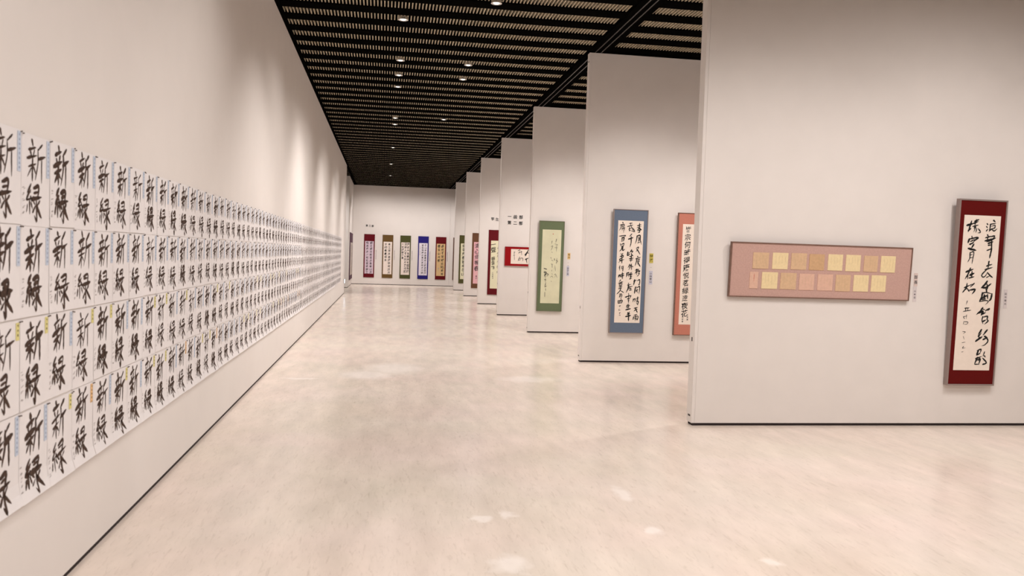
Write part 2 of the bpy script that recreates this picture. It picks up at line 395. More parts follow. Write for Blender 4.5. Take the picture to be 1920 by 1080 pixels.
def sheet_paper(seed, amt):
    rg = random.Random(seed); mb = MB(); n = 8; g = .0012
    ed = [rg.uniform(-.003, .003) for _ in range(4)]
    for i in range(n):
        v0, v1 = i / n, (i + 1) / n
        z0, z1 = -v0 * (SH - .002), -v1 * (SH - .002)
        mb.quad((-SW / 2 + g, -curl(v1, amt), z1), (SW / 2 - g, -curl(v1, amt), z1), (SW / 2 - g, -curl(v0, amt), z0), (-SW / 2 + g, -curl(v0, amt), z0))
        mb.quad((-SW / 2 + g, -curl(v0, amt) + .0006, z0), (SW / 2 - g, -curl(v0, amt) + .0006, z0), (SW / 2 - g, -curl(v1, amt) + .0006, z1), (-SW / 2 + g, -curl(v1, amt) + .0006, z1))
    return mb.mesh('paper_sheet', PAPER)
NV = 12
CUR = [.0015, .002, .0012, .018]
inks = {(k, r): sheet_ink(100 + k, CUR[r]) for k in range(NV) for r in (0, 1, 2, 3)}
papers = {r: sheet_paper(r, CUR[r]) for r in range(4)}
def strip(nm, m, ln, ink):
    mb = MB().box(-.0155, .0125, -.0036, -.0028, -ln, 0); rg = random.Random(nm)
    for k in range(int(ln / .017)):
        zc = -.012 - k * .017
        for _ in range(2): 
            a = rg.uniform(-.003, .003); mb.quad((-.005, -.0040, zc + a - .0012), (.005, -.0040, zc + a - .0012), (.005, -.0040, zc + a + .0012), (-.005, -.0040, zc + a + .0012), 1)
        mb.quad((-.0012 + a, -.0040, zc - .005), (.0012 + a, -.0040, zc - .005), (.0012 + a, -.0040, zc + .005), (-.0012 + a, -.0040, zc + .005), 1)
    return mb.mesh(nm, [m, ink])
STR = {'b': strip('name_strip', STRIPB, .145, BLUEINK), 'y': strip('award_strip', STRIPY, .065, INKB), 'o': strip('award_strip', STRIPO, .085, INKB)}
pinm = MB().ring((0, 0), .0028, 0, .0018, .006, 8).disc((0, 0), .0028, 0, 8).mesh('push_pin', PIN)
pinm.transform(Matrix.Rotation(R(-90), 4, 'X'))
rows_z = [1.848, 1.503, 1.155, .808]
rown = ['top', 'second', 'third', 'bottom']
ORD = ['first', 'second', 'third', 'fourth', 'fifth', 'sixth', 'seventh', 'eighth', 'ninth', 'tenth', 'eleventh', 'twelfth', 'thirteenth', 'fourteenth', 'fifteenth', 'sixteenth', 'seventeenth', 'eighteenth', 'nineteenth', 'twentieth']
ORD += ['twenty-' + o for o in ORD[:9]] + ['thirtieth']
for tn, nx in (('thirty-', 'fortieth'), ('forty-', 'fiftieth'), ('fifty-', 'sixtieth'), ('sixty-', 'seventieth'), ('seventy-', 'eightieth')): ORD += [tn + o for o in ORD[:9]] + [nx]
TAGS = {2: 'yybyybbyyb', 3: 'bbyobybyyb'}
mbs, mbi = MB(), MB()
def colx(c): return 3.161 + .263 * c + (.10 if c >= 69 else 0)
SG = 'practice sheets pinned in four rows on the left wall'
for r in range(4):
    for c in range(87):
        rg = random.Random(1000 * r + c)
        yy = colx(c)
        tz = rows_z[r] + rg.uniform(-.003, .003) - (.0 if r < 3 else .002)
        if c >= 75:
            # past three hundred: joined into one piece of stuff
            n = len(mbs.v); g = SW / 2 - .0015
            mbs.quad((XL + .002, yy - g, tz - SH + .003), (XL + .002, yy + g, tz - SH + .003), (XL + .002, yy + g, tz), (XL + .002, yy - g, tz))
            for ch, top in ((XIN, .024), (LYU, .19)):
                for pts, wd in ch:
                    q = [(.052 + .138 * p[0] / 100, top + .14 * p[1] / 100) for p in pts]
                    ribbon(mbs, q, .013 * wd, rg, lambda u, v: (XL + .004, yy + u - SW / 2, tz - v), 1)
            continue
        tg = TAGS.get(r, '')
        tc_ = tg[c] if c < len(tg) else ('b' if r < 2 else rg.choice('bbbyyb' if r == 2 else 'bybyob'))
        if True:
            ex = {'b': 'blue name strip', 'y': 'yellow award strip', 'o': 'orange award strip'}[tc_]
            lab = 'white calligraphy sheet with %s, %s row, %s from the left' % (ex, rown[r], ORD[c])
            if c == 0: lab = 'white calligraphy sheet with %s, cut by the left frame edge, %s row' % (ex, rown[r])
            if c >= 40: lab = 'tiny far white calligraphy sheet, %s row of the left wall, %s from the left' % (rown[r], ORD[c])
        o = place('calligraphy_sheet', papers[r], None, (XL + .0005, yy, tz)); o.rotation_euler = (R(rg.uniform(-.4, .4)) * 0, R(rg.uniform(-.35, .35)), R(90)); tag(o, lab, 'calligraphy sheet', SG)
        i3 = inks[(rg.randrange(NV), r)]
        place('brush_character', i3[0], o); place('brush_character', i3[1], o)
        if c < 40: place('grey_name', i3[2], o)
        if c < 40:
            place('name_strip' if tc_ == 'b' else 'award_strip', STR[tc_], o, (SW / 2 - .020, 0, -.006 if tc_ == 'b' else -.008))
            place('push_pin', pinm, o, (-SW / 2 + .004 + .004, -.009, -.006)); place('push_pin', pinm, o, (SW / 2 - .012, -.0105, -.006))
fo = mbs.obj('calligraphy_sheet', [PAPER, INKB]); tag(fo, 'farthest block of tiny white calligraphy sheets at the end of the left wall', 'calligraphy sheets', SG); fo['kind'] = 'stuff'

# ------------------------------------------------------------------ framed works and hanging scrolls
def cloth(name, c): return mat(name, c, .85, .15, noise=.07, scale=90, bump=.3)
FR_GREY = mat('grey_silver_frame', srgb(150, 135, 130), .45, .5, .3)
FR_WOOD = mat('dark_wood_frame', srgb(120, 92, 80), .5, .3, noise=.15, scale=30)
SCR = {}
def artwork(name, label, cat, x, yw, z, w_, h_, mount, paper, prect, ink=None, rotz=0, tilt=0, frame=None, t=.035, rim=.012, group=None, seal=None, inkm=None):
    """x, z = lower left corner on the wall plane; prect = (u0, u1, v0, v1) of the paper measured from the lower left corner"""
    a = thing(name, label, cat, (x, yw, z), (tilt, 0, rotz), group)
    if frame:
        b = MB(); b.box(0, w_, -t, 0, 0, rim); b.box(0, w_, -t, 0, h_ - rim, h_); b.box(0, rim, -t, 0, rim, h_ - rim); b.box(w_ - rim, w_, -t, 0, rim, h_ - rim)
        b.obj('frame', frame, a, .0015)
        MB().box(rim, w_ - rim, -t + .006, -.004, rim, h_ - rim).obj('mount', mount, a); f = -t + .006
        # little hanging blocks keep the leaning frame off the wall
        if tilt: MB().box(.04, .08, 0, h_ * math.tan(tilt) * .9, h_ * .9, h_ * .93).box(w_ - .08, w_ - .04, 0, h_ * math.tan(tilt) * .9, h_ * .9, h_ * .93).obj('hanging_bracket', frame, a)
    else:
        MB().box(0, w_, -t, -.003, .012, h_ - .012).obj('mount', mount, a); f = -t
        for zz in (0.008, h_ - .010):
            n = 12; b = MB()
            b.ring((0, 0), .009 + t * .3, 0, .009 + t * .3, w_, n).disc((0, 0), .009 + t * .3, w_, n).disc((0, 0), .009 + t * .3, 0, n)
            me = b.mesh('roller', mount); me.transform(Matrix.Rotation(R(90), 4, 'Y')); place('roller', me, a, (0, -t * .6, zz))
    u0, u1, v0, v1 = prect
    if paper:
        pp = MB().box(u0, u1, f - .0015, f + .001, v0, v1).obj('paper', paper, a); fi = f - .0022
        if ink:
            b = Ink(); ink(b, u0, u1, v0, v1, fi); b.objs(inkm or [INK, GREYINK], a)
        if seal:
            for (su, sv, sz) in seal: MB().box(su - sz, su + sz, fi - .0002, fi + .0004, sv - sz, sv + sz).obj('seal_stamp', SEAL, a)
    return a, f
def quadmap(TL, TR, BR, BL):
    """crop coordinates of the paper's corners -> (u, v) fractions with v down"""
    def g(px, py):
        u = v = .5
        for _ in range(6):
            yt = TL[1] + (TR[1] - TL[1]) * u; yb = BL[1] + (BR[1] - BL[1]) * u; v = (py - yt) / (yb - yt)
            xl = TL[0] + (BL[0] - TL[0]) * v; xr = TR[0] + (BR[0] - TR[0]) * v; u = (px - xl) / (xr - xl)
        return u, v
    return g
def traced(strokes, g, shift=(0, 0), bw=.012, seed=3, rgm=0):
    rg = random.Random(seed)
    def ink(b, u0, u1, v0, v1, y):
      for line in strokes.strip().split('\n'):
        b.new()
        for pts, wd in parse(line):
            q = []
            for p in pts:
                u, v = g(p[0] + shift[0], p[1] + shift[1]); q.append((u0 + (u1 - u0) * u, v * (v1 - v0)))
            ribbon(b, q, bw * wd, rg, lambda a, c: (a, y, v1 - c), rgm)
    return ink
def both(*fs):
    def ink(*a):
        for f in fs: f(*a)
    return ink
def typeset(cols, jit=.5, slant=.12, seed=5):
    """cols: (text, x fraction from the left, top fraction, size m, pitch, material index)"""
    def ink(b, u0, u1, v0, v1, y):
        rg = random.Random(seed)
        for text, fx, ft, size, pitch, mi in cols:
            for k, ch in enumerate(text):
                if ch in ' \u3000': continue
                b.new(); g = glyphs(ch, True, size, pitch, jit, slant, .92, rg, bold=.012)
                add_glyphs(b, g, u0 + (u1 - u0) * fx, v1 - (v1 - v0) * ft - k * size * pitch, y, mi)
    return ink

# nearest partition ------------------------------------------------
RED_A = """370,130 378,142 w1.3; 362,165 372,178 w1.2; 360,222 378,200 w1.2; 450,88 470,105 w1.4; 408,138 478,126 w1.2; 414,136 406,190 398,226 w1.2; 428,162 470,150 464,184 428,190 w1.1; 400,218 430,200 456,222 492,196 w1.4;
375,268 388,290 w1.3; 352,306 414,288 w1.3; 345,345 398,326 w1.4; 418,292 466,284 438,332 w1.5; 372,350 472,310 w2; 385,378 442,356 w1.5; 380,300 372,350 w1.2; 430,335 426,450 405,555 w1.5; 372,464 432,440 w1.3; 385,400 425,395 w1.2;
400,602 388,628 w1.6; 368,660 434,638 w1.3; 396,622 384,700 w1.3; 352,704 438,678 w1.8; 376,700 330,742 308,775 322,798 352,786 380,738 w1.2; 380,742 412,778 442,802 w1.4; 368,804 412,780 w1.1;
378,850 352,888 306,932 w1.8; 318,932 368,926 422,884 w1.8; 374,886 386,930 w1.2; 384,926 370,960 374,992 w1.3"""
RED_B = """428,-4 438,32 w1.2; 385,50 376,110 352,158 w1.6; 384,60 430,46 506,64 w1.2; 506,64 492,128 474,150 w1.5; 392,112 440,88 452,122 w1.8; 408,74 420,132 w1.3; 452,68 456,124 w1.1; 372,134 424,128 w1.2; 356,162 420,148 462,160 428,198 w1.2;
392,238 362,282 318,322 w1.6; 338,304 392,286 376,328 w2; 376,250 420,264 w1.2; 428,278 478,248 460,272 w1.5; 384,322 426,300 w1.2; 392,350 384,400 396,440 w1.4; 400,358 452,346 448,388 462,408 418,444 w1.3; 396,412 428,394 w1.5;
378,518 344,572 w2; 338,602 376,560 w1.4; 308,662 382,608 w2; 350,610 346,642 w1.2; 452,518 414,566 w1.4; 400,584 452,528 w1.1; 418,602 442,612 w1.8; 398,644 452,616 w1.3; 444,618 462,662 422,708 388,722 w1.3;
342,780 322,832 w1.7; 330,782 376,766 364,812 w1.5; 320,838 362,818 w1.3; 308,884 382,858 w1.4; 330,870 298,944 w1.6; 340,902 366,888 348,952 w1.7; 298,956 352,956 w1.3; 420,798 402,850 w1.3; 424,856 w1.2; 398,880 442,930 424,956 w1.5; 398,958 446,944 w1.2"""
RED_C = """118,152 190,130 w1.6; 176,98 150,182 134,230 w1.4; 134,218 168,190 w1.2; 214,102 266,80 w1.4; 200,128 258,104 w1.3; 236,80 214,162 w1.2; 192,164 258,148 w1.4; 208,184 228,168 204,232 w1.2; 240,190 230,238 w1.2; 262,194 288,236 258,246 w1.4;
180,288 186,312 w1.3; 148,322 256,302 240,330 w1.5; 150,322 134,366 w1.8; 164,352 216,328 w1.3; 242,316 196,362 w1.2; 154,388 202,368 w1.4; 206,388 180,428 w1.5; 138,440 228,462 w1.8;
160,488 156,560 132,608 w1; 164,490 206,484 196,560 184,628 w1; 166,522 190,514 w.8; 160,558 192,550 w.8;
112,734 198,700 w1.7; 166,688 136,760 102,818 w1.7; 136,770 130,822 w1.2; 160,774 208,752 w1.7; 186,728 180,800 w1.3; 148,812 208,794 w1.4;
125,878 114,952 w1.2; 92,932 152,904 w1.4; 120,930 72,988 w1.4; 126,940 152,978 w1.2; 158,902 188,888 w1.2; 216,876 168,922 w1.3; 158,962 228,954 190,1008 w1.5"""
RED_D = """198,152 184,196 w1.1
164,246 222,240 w.9; 180,240 176,276 w.9; 148,286 242,270 w1.1; 206,240 200,276 w.9
148,352 192,344 w.8; 190,328 184,378 w.8; 164,376 150,360 w.8
156,414 150,446 w.8; 160,416 206,420 194,446 156,446 w.8;
140,540 176,545 150,566 w.6
150,600 162,640 w.5
134,682 176,674 w.6
156,728 140,752 176,746 w.7
130,800 152,796 w.6"""
# crop one starts at pixel (1790, 400), crop two at (1780, 540); both 6.75 times enlarged
g = quadmap((90, 20), (545, 38), (480 - 67.5, 1035 + 945), (25 - 67.5, 1030 + 945))
redink = both(traced(RED_A, g, bw=.0118, seed=1), traced(RED_C, g, bw=.0118, seed=2), traced(RED_B, g, (-67.5, 945), .0118, 3), traced(RED_D, g, (-67.5, 945), .010, 4))
PW = mat('cream_paper', srgb(238, 226, 214), .85, .1, noise=.02, scale=30)
artwork('framed_scroll', 'tall dark red framed calligraphy with two columns of brushwork, far right of the picture', 'framed calligraphy', 5.127, D[0] - .002, .385, .485, 1.71,
        cloth('dark_red_silk', srgb(94, 14, 12)), PW, (.058, .425, .143, 1.565), redink, tilt=R(1.9), frame=FR_GREY, t=.05, rim=.014)
# pink panorama frame with fifteen small cards
PINK = cloth('dusty_pink_silk', srgb(194, 160, 150))
pano, f = artwork('framed_panorama', 'wide dusty pink frame holding two rows of small yellow paper cards', 'framed calligraphy', 2.99, D[0] - .002, 1.15, 1.733, .485, PINK, None, (0, 1, 0, 1), tilt=R(3.2), frame=FR_WOOD, t=.03, rim=.010)
gq = quadmap((150, 160), (1785, 215), (1745, 688), (122, 655))
CY = mat('yellow_card', srgb(232, 212, 168), .75, .2, noise=.04, scale=50)
CT = mat('tan_card', srgb(212, 180, 146), .75, .2, noise=.06, scale=50)
CS = mat('pinkish_tan_card', srgb(218, 180, 160), .75, .2, noise=.05, scale=50)
CG = mat('golden_tan_card', srgb(202, 166, 128), .75, .2, noise=.07, scale=50)
DUS = mat('gold_dust', srgb(190, 165, 125), .6, .3)
cards = [((340, 256), (470, 404), CT), ((512, 258), (640, 408), CY), ((678, 262), (805, 412), CT), ((840, 270), (965, 416), CG), ((1008, 272), (1130, 420), CY), ((1170, 276), (1292, 426), CY), ((1335, 284), (1450, 430), CT), ((1490, 286), (1612, 436), CY),
         ((312, 430), (376, 580), CS), ((418, 432), (548, 584), CY), ((583, 438), (713, 588), CT), ((750, 446), (873, 594), CS), ((915, 450), (1040, 598), CS), ((1078, 454), (1200, 604), CT), ((1240, 456), (1365, 606), CY), ((1402, 458), (1525, 608), CY)]
rg = random.Random(11)
for (a, b, c), m in [((*q[:2], 0), q[2]) for q in cards]:
    u0, v0 = gq(*a); u1, v1 = gq(*b); W_, H_ = 1.733, .485
    cd_ = MB().box(u0 * W_, u1 * W_, f - .004, f + .001, (1 - v1) * H_, (1 - v0) * H_).obj('paper_card', m, pano, .0008)
    mb = MB(); n = 4 if m is not CG else 2
    for k in range(n):
        xx = (u0 + (u1 - u0) * (.82 - .2 * k)) * W_; top = (1 - v0) * H_ - .012 - rg.uniform(0, .02); ln = rg.uniform(.05, .1)
        if u1 - u0 < .05: xx = (u0 + u1) / 2 * W_; 
        pts = [(xx + rg.uniform(-.002, .002), -top + ln * t / 7) for t in range(8)]
        ribbon(mb, pts, .0016, rg, lambda u, v: (u, f - .0046, -v))
    mb.obj('fine_writing', DUS if u1 - u0 > .05 else SEAL, cd_)

def wall_card(name, label, x, yw, z, w_, h_, m, text, size, cat='name card', inkm=None, pitch=1.1, rotz=0):
    o = thing(name, label, cat, (x, yw, z), (0, 0, rotz))
    MB().box(0, w_, -.003, 0, 0, h_).obj('card', m, o)
    b = MB(); add_glyphs(b, glyphs(text, True, size, pitch, .0, 0, 1, bold=.02), w_ / 2, h_ - (h_ - size * pitch * len(text)) / 2, -.0034)
    b.obj('lettering', inkm or INK, o); return o
CARDG = mat('grey_white_card', srgb(214, 206, 206), .8, .1); CARDP = mat('pale_pink_card', srgb(214, 196, 190), .8, .1); CARDY = mat('dull_yellow_card', srgb(205, 190, 100), .8, .1)
CARDO = mat('pale_orange_card', srgb(226, 196, 140), .8, .1); CARDB = mat('pale_blue_card', srgb(200, 200, 214), .8, .1)
INKG = mat('grey_print', (.12, .11, .11), .8, .1); INKBL = mat('blue_print', (.13, .14, .3), .8, .1); INKO = mat('olive_print', (.10, .09, .01), .8, .1); INKBR = mat('brown_print', (.2, .1, .03), .8, .1)
wall_card('award_tag', 'small pink-grey tag with two dark characters beside the pink panorama frame', 4.782, D[0], 1.285, .036, .12, CARDP, '部長', .036, 'tag', INKG, 1.3)
wall_card('name_card', 'small pale grey name card just below the dark tag beside the panorama frame', 4.778, D[0], 1.142, .036, .138, CARDG, '山本花', .02, 'name card', INKG, 1.5)
wall_card('name_card', 'pale grey name card right of the tall dark red frame', 5.703, D[0], 1.103, .036, .175, CARDG, '田中春水', .022, 'name card', INKG, 1.4)

# second partition ------------------------------------------------
B1 = """478,226 546,204 w1.2; 474,262 546,238 w1.3; 520,178 510,260 478,312 w1.3; 512,262 552,302 w1.4; 488,292 526,280 520,342 490,346 w1.3; 494,316 552,294 w1.3;
476,408 466,480 444,556 w1.4; 480,414 530,400 534,480 556,566 w1.8; 490,440 520,430 w1; 498,462 526,454 520,490 496,490 w1; 506,450 500,530 w1; 488,542 530,520 w1.2;
464,640 506,614 490,662 458,702 w1.3; 474,660 500,690 532,748 w1.8;
490,784 496,802 w1.4; 454,832 542,804 w1.3; 476,824 466,890 444,958 w1.5; 490,852 536,834 w1; 496,840 490,880 w1; 522,834 516,876 w1; 484,886 520,874 486,932 w1.1; 490,890 536,972 w1.6;
330,186 386,178 w1.3; 356,174 350,232 w1.1; 298,242 392,214 w1.5; 336,250 330,322 w1.1; 320,292 366,268 w1.2; 330,322 352,308 w1; 366,240 390,290 412,332 w1.4; 396,270 430,332 366,320 w1.3;
376,378 338,422 w1.6; 318,472 398,444 w1.8; 366,420 366,530 348,612 w1.4;
310,708 298,772 w1.8; 304,772 346,754 w1.3; 330,720 326,772 w1.2; 380,664 344,722 w1.3; 360,702 402,690 368,742 w1.2; 366,740 410,782 w1.2; 342,792 398,774 w1.2; 338,832 412,818 w1.6; 376,768 364,892 w1.4; 344,862 402,848 w1.2;
350,928 318,992 w1.4; 334,962 366,950 344,1010 326,1032 w1.4; 340,980 356,996 w1.1; 376,928 380,1034 w1.6; 386,970 412,976 w1.4;
210,164 216,186 w1.3; 164,216 242,200 w1.3; 186,214 174,270 148,312 w1.5; 200,242 250,230 w1.1; 210,220 204,256 w1; 236,214 230,250 w1; 194,276 250,264 w1.1; 200,276 200,312 w1; 242,268 246,312 w1; 226,260 226,358 w1.2;
148,420 262,404 238,432 w1.2; 200,442 194,502 w1.3; 200,450 236,440 230,502 w1.7; 194,476 230,470 w1; 188,512 232,500 w1.2;
174,560 180,602 w1.3; 194,572 236,550 226,602 w1.3; 190,602 228,594 w1; 200,610 190,660 158,694 w1.5; 216,604 214,682 248,658 w1.5;
184,740 196,760 w1.2; 216,734 204,762 w1.2; 168,792 226,774 220,812 w1.3; 170,832 220,812 w1.2; 168,832 164,862 238,848 w1.3; 200,770 200,912 w1.7; 194,852 142,902 w1.3;
166,960 154,1002 w1.2; 160,990 164,1048 w1.2; 190,982 236,964 w1.1; 226,970 220,1062 w1.2; 190,1002 208,1000 198,1032 w1"""
B2 = """450,62 486,40 470,80 448,122 w1.4; 480,50 474,142 w1.3; 460,102 492,88 w1.1; 512,38 488,92 w1.3; 500,82 536,70 510,116 w1.2; 504,112 526,122 488,172 w1.3;
440,238 424,328 w2; 444,250 472,244 w1; 494,252 536,234 526,330 508,310 w1.4; 456,368 440,482 w1.8; 456,380 486,370 480,402 w1.1; 500,376 536,360 526,492 w1.8; 468,432 506,420 w1; 490,410 468,462 w1.1; 484,440 506,482 w1.1;
424,590 414,642 w1.5; 430,596 456,588 446,642 w1.3; 478,582 522,570 w1.2; 502,548 494,622 w1.2; 474,612 516,600 w1.1; 480,642 512,630 506,692 w1.3; 480,662 504,702 w1.1;
438,762 502,744 w1.2; 476,750 460,790 438,812 w1.3; 460,786 496,780 w1.1; 474,790 496,838 w1.6; 434,892 492,874 w1.2; 430,920 418,972 w1.4; 434,922 512,908 496,976 484,966 w1.4; 466,890 460,992 w1.2; 446,940 440,962 w1.1; 482,934 474,962 w1.1;
300,108 288,182 w1.5; 304,116 332,104 326,182 w1.4; 300,150 326,140 w1; 386,98 350,116 w1.2; 338,146 398,128 w1.7; 370,108 366,222 w1.4; 350,182 392,168 w1.2; 344,222 386,204 w1.2;
330,298 324,322 w1.3; 308,336 378,318 w1.3; 330,334 320,400 288,468 w1.8; 344,372 402,354 w1.1; 350,360 340,420 w1.1; 344,402 376,394 364,432 w1.2; 344,432 388,424 w1.1;
330,488 336,506 w1.2; 273,556 378,524 w1.8; 336,508 330,602 w1.3; 376,530 364,562 w1.1; 308,592 362,574 w1.1; 320,622 346,610 w1; 336,600 330,662 w1.2;
320,688 294,732 w1.3; 298,726 356,708 w1.3; 336,684 330,772 w1.3; 300,752 352,740 w1.2; 283,792 368,770 w1.7; 320,838 326,866 w1.2; 352,828 344,862 w1.3; 308,876 362,864 w1.2; 283,917 372,894 w1.8; 336,848 336,994 w1.6;
150,148 144,192 w1.2; 150,156 176,144 170,192 w1.2; 150,170 172,164 w.9; 188,142 242,124 w1.2; 216,104 210,156 w1.2; 183,172 242,154 w1.6; 222,154 214,218 w1.3; 194,184 206,202 w1;
184,238 158,272 w1.3; 143,302 222,274 w1.3; 160,310 160,352 w1.1; 164,310 212,300 204,346 w1.2; 160,346 206,340 w1; 192,268 184,392 w1.3; 154,372 212,360 w1.1; 148,402 202,384 w1.3;
192,398 164,450 118,498 w1.6; 188,438 242,472 w1.3; 164,502 206,490 w1.1; 170,520 164,562 w1.1; 174,516 212,510 204,562 w1.2; 170,540 206,534 w1; 190,560 196,602 w1;
144,618 140,672 w1.2; 150,626 216,614 204,668 w1.3; 170,624 170,662 w1; 190,620 190,660 w1; 144,667 202,664 w1.1;
160,722 190,714 w.7; 176,708 170,742 w.7; 165,770 158,802 186,794 w.7; 164,850 186,844 w.7; 176,840 168,872 w.7; 160,892 182,884 178,902 w.6"""
g = quadmap((128, 130), (597, 142), (540, 1035 + 982), (72, 1025 + 982))
blueink = both(traced(B1, g, bw=.0118, seed=5), traced(B2, g, (0, 982), .0118, 6))
artwork('framed_scroll', 'blue-grey framed calligraphy with three columns of black writing on white paper', 'framed calligraphy', 3.105, D[1] - .002, .416, .496, 1.722,
        cloth('blue_grey_silk', srgb(104, 117, 136)), PW, (.068, .434, .148, 1.566), blueink, tilt=R(1.2), frame=FR_GREY, t=.04, rim=.010)
artwork('framed_scroll', 'salmon pink framed calligraphy partly hidden behind the nearest partition', 'framed calligraphy', 4.036, D[1] - .002, .40, .496, 1.722,
        cloth('salmon_silk', srgb(194, 126, 109)), PW, (.072, .425, .155, 1.565),
        typeset([('皆宗何時得唐悦茗緑遠夜花', .22, .015, .104, 1.03, 0), ('如行雁少七二月空去来', .66, .02, .085, 1.45, 0), ('武田春', .16, .91, .028, 1.2, 0), ('乙未夏', .36, .89, .028, 1.2, 0)], .3, .15, 8),
        tilt=R(1.2), frame=FR_WOOD, t=.04, rim=.010)
wall_card('award_tag', 'small dull yellow award tag beside the blue-grey frame', 3.660, D[1], 1.405, .056, .135, CARDY, '特選', .05, 'tag', INKO, 1.15)
o = wall_card('name_card', 'narrow pale lilac name card below the yellow tag beside the blue-grey frame', 3.663, D[1], 1.105, .052, .19, CARDB, '小林青山', .034, 'name card', INKG, 1.1)
b = MB(); add_glyphs(b, glyphs('一千', True, .028, 2.2), 3.688, 1.375, D[1] - .0008); tag(b.obj('wall_lettering', INKG), 'two tiny grey characters between the yellow tag and the lilac card', 'lettering')

# third partition ------------------------------------------------
GS = """255,248 244,286 w1.3; 234,302 266,312 240,326 w.9
234,342 266,346 w.8; 256,322 250,388 w1.1
230,462 228,482 w1.2; 244,480 264,492 244,512 w.9; 256,458 250,522 w.8
234,538 238,598 w.7
224,640 242,632 229,672 w.8; 244,640 256,672 w.9
206,268 200,302 w1
194,332 212,324 194,372 w.9; 200,388 208,397 w.8
190,448 195,462 w.8; 198,476 216,490 w.8
194,520 212,526 w.8; 203,524 203,562 w1
200,588 197,602 w.8; 200,624 206,642 w.8
184,666 201,654 212,672 w.8
190,708 196,716 w.7
116,568 146,578 w1.5
114,610 142,614 118,652 w1.6; 125,600 128,672 w1.2; 146,624 162,636 145,656 w1.2; 118,640 150,636 w1.2
130,680 128,722 w1.2; 118,690 140,696 w1
133,724 124,772 142,760 w1.1; 130,788 132,816 w1
122,828 120,882 w1"""
g = quadmap((107, 140), (310, 152), (272, 955), (70, 950))
PG = mat('pale_green_paper', srgb(214, 212, 182), .85, .1, noise=.05, scale=6)
INKS = mat('soft_ink', (.07, .07, .055), .7, .2)
artwork('framed_scroll', 'green framed calligraphy with sparse cursive writing on pale green paper', 'framed calligraphy', 2.862, D[2] - .002, .414, .486, 1.71,
        cloth('moss_green_silk', srgb(104, 116, 88)), PG, (.066, .430, .152, 1.546), traced(GS, g, bw=.011, seed=9), tilt=R(1.2), frame=mat('dull_green_frame', srgb(110, 112, 88), .5, .3), t=.04, rim=.012,
        seal=[(.066 + .364 * .56, 1.546 - 1.394 * .058, .008)], inkm=[INKS, GREYINK])
wall_card('award_tag', 'small pale orange award tag beside the green frame', 3.437, D[2], 1.41, .056, .12, CARDO, '秀作', .045, 'tag', INKBR, 1.15)
wall_card('name_card', 'narrow pale blue name card below the orange tag beside the green frame', 3.428, D[2], 1.09, .05, .19, CARDB, '森田竹葉', .034, 'name card', INKG, 1.1)
b = MB(); add_glyphs(b, glyphs('一千', True, .028, 2.2), 3.456, 1.375, D[2] - .0008); tag(b.obj('wall_lettering', INKG), 'two tiny grey characters between the orange tag and the blue card', 'lettering')

# fourth partition ------------------------------------------------
RH = """604,412 630,362 w1.6; 598,404 622,382 w1.3; 612,385 640,392 w1.2; 604,442 628,430 w1.6; 610,435 618,472 w1.5; 545,372 562,364 550,396 w1; 570,370 576,406 w1; 550,388 582,378 w.9; 560,420 545,452 w1; 550,436 582,430 584,454 w1.2; 548,448 570,442 w1;
510,386 520,380 512,402 w.7; 508,412 522,405 w.7; 515,400 518,446 w.7"""
g = quadmap((490, 358), (628, 360), (624, 480), (488, 476))
def rhink(b, u0, u1, v0, v1, y):
    rg = random.Random(2)
    for ki, (pts, wd) in enumerate(parse(RH)):
        if ki in (0, 5, 10): b.new()
        q = []
        for p in pts:
            u, v = g(*p); q.append((u0 + .42 * u, v * (v1 - v0)))
        ribbon(b, q, .016 * wd, rg, lambda a, c: (a, y, v1 - c))
    b.new(); add_glyphs(b, glyphs('山', True, .2, 1, .5), u0 + .56, v1 - .06, y)
artwork('framed_panorama', 'wide bright red frame with black brushwork, partly hidden by the third partition', 'framed calligraphy', 2.856, D[3] - .002, 1.20, 1.05, .46,
        cloth('bright_red_silk', srgb(150, 16, 22)), PW, (.145, .905, .05, .405), rhink, tilt=R(1.5), frame=mat('red_frame', srgb(150, 20, 26), .5, .3), t=.035, rim=.01)
def sign(label, chars, yw):
    o = thing('wall_lettering', label, 'lettering', (0, yw, 0))
    for ch, x, z, s in chars:
        b = MB(); add_glyphs(b, glyphs(ch, True, s, 1, bold=.02), x, z + s / 2, -.004)
        n = len(b.v); b.v += [(a, -.0003, c) for a, _, c in b.v]
        m_ = b.obj('character', INK, o)
        so_ = None
    return o
sign('two rows of black lettering above the wide red frame', [('一', 2.945, 2.385, .095), ('般', 3.085, 2.38, .095), ('部', 3.223, 2.378, .095), ('第', 2.945, 2.238, .095), ('二', 3.085, 2.235, .095), ('部', 3.223, 2.232, .095)], D[3])
# fifth
sign('small black lettering above the crimson scroll', [('学', 3.085, 2.497, .10), ('生', 3.215, 2.49, .10), ('部', 3.345, 2.485, .10)], D[4])
PGR = mat('grey_green_paper', srgb(226, 222, 192), .85, .1)
artwork('hanging_scroll', 'crimson hanging scroll with cream-green paper, partly hidden by the fourth partition', 'hanging scroll', 2.985, D[4] - .002, .29, .49, 1.88,
        cloth('crimson_silk', srgb(96, 20, 28)), PGR, (.072, .418, .175, 1.575), typeset([('一聲', .22, .02, .17, .95, 0), ('春雲鶴', .22, .33, .13, 1.0, 0), ('乙未春日', .22, .66, .05, 1.0, 0), ('山　中月　人　在　帰', .62, .12, .075, 1.05, 0)], .32, .15, 12), t=.02, inkm=[mat('olive_black_ink', (.05, .045, .03), .7)])
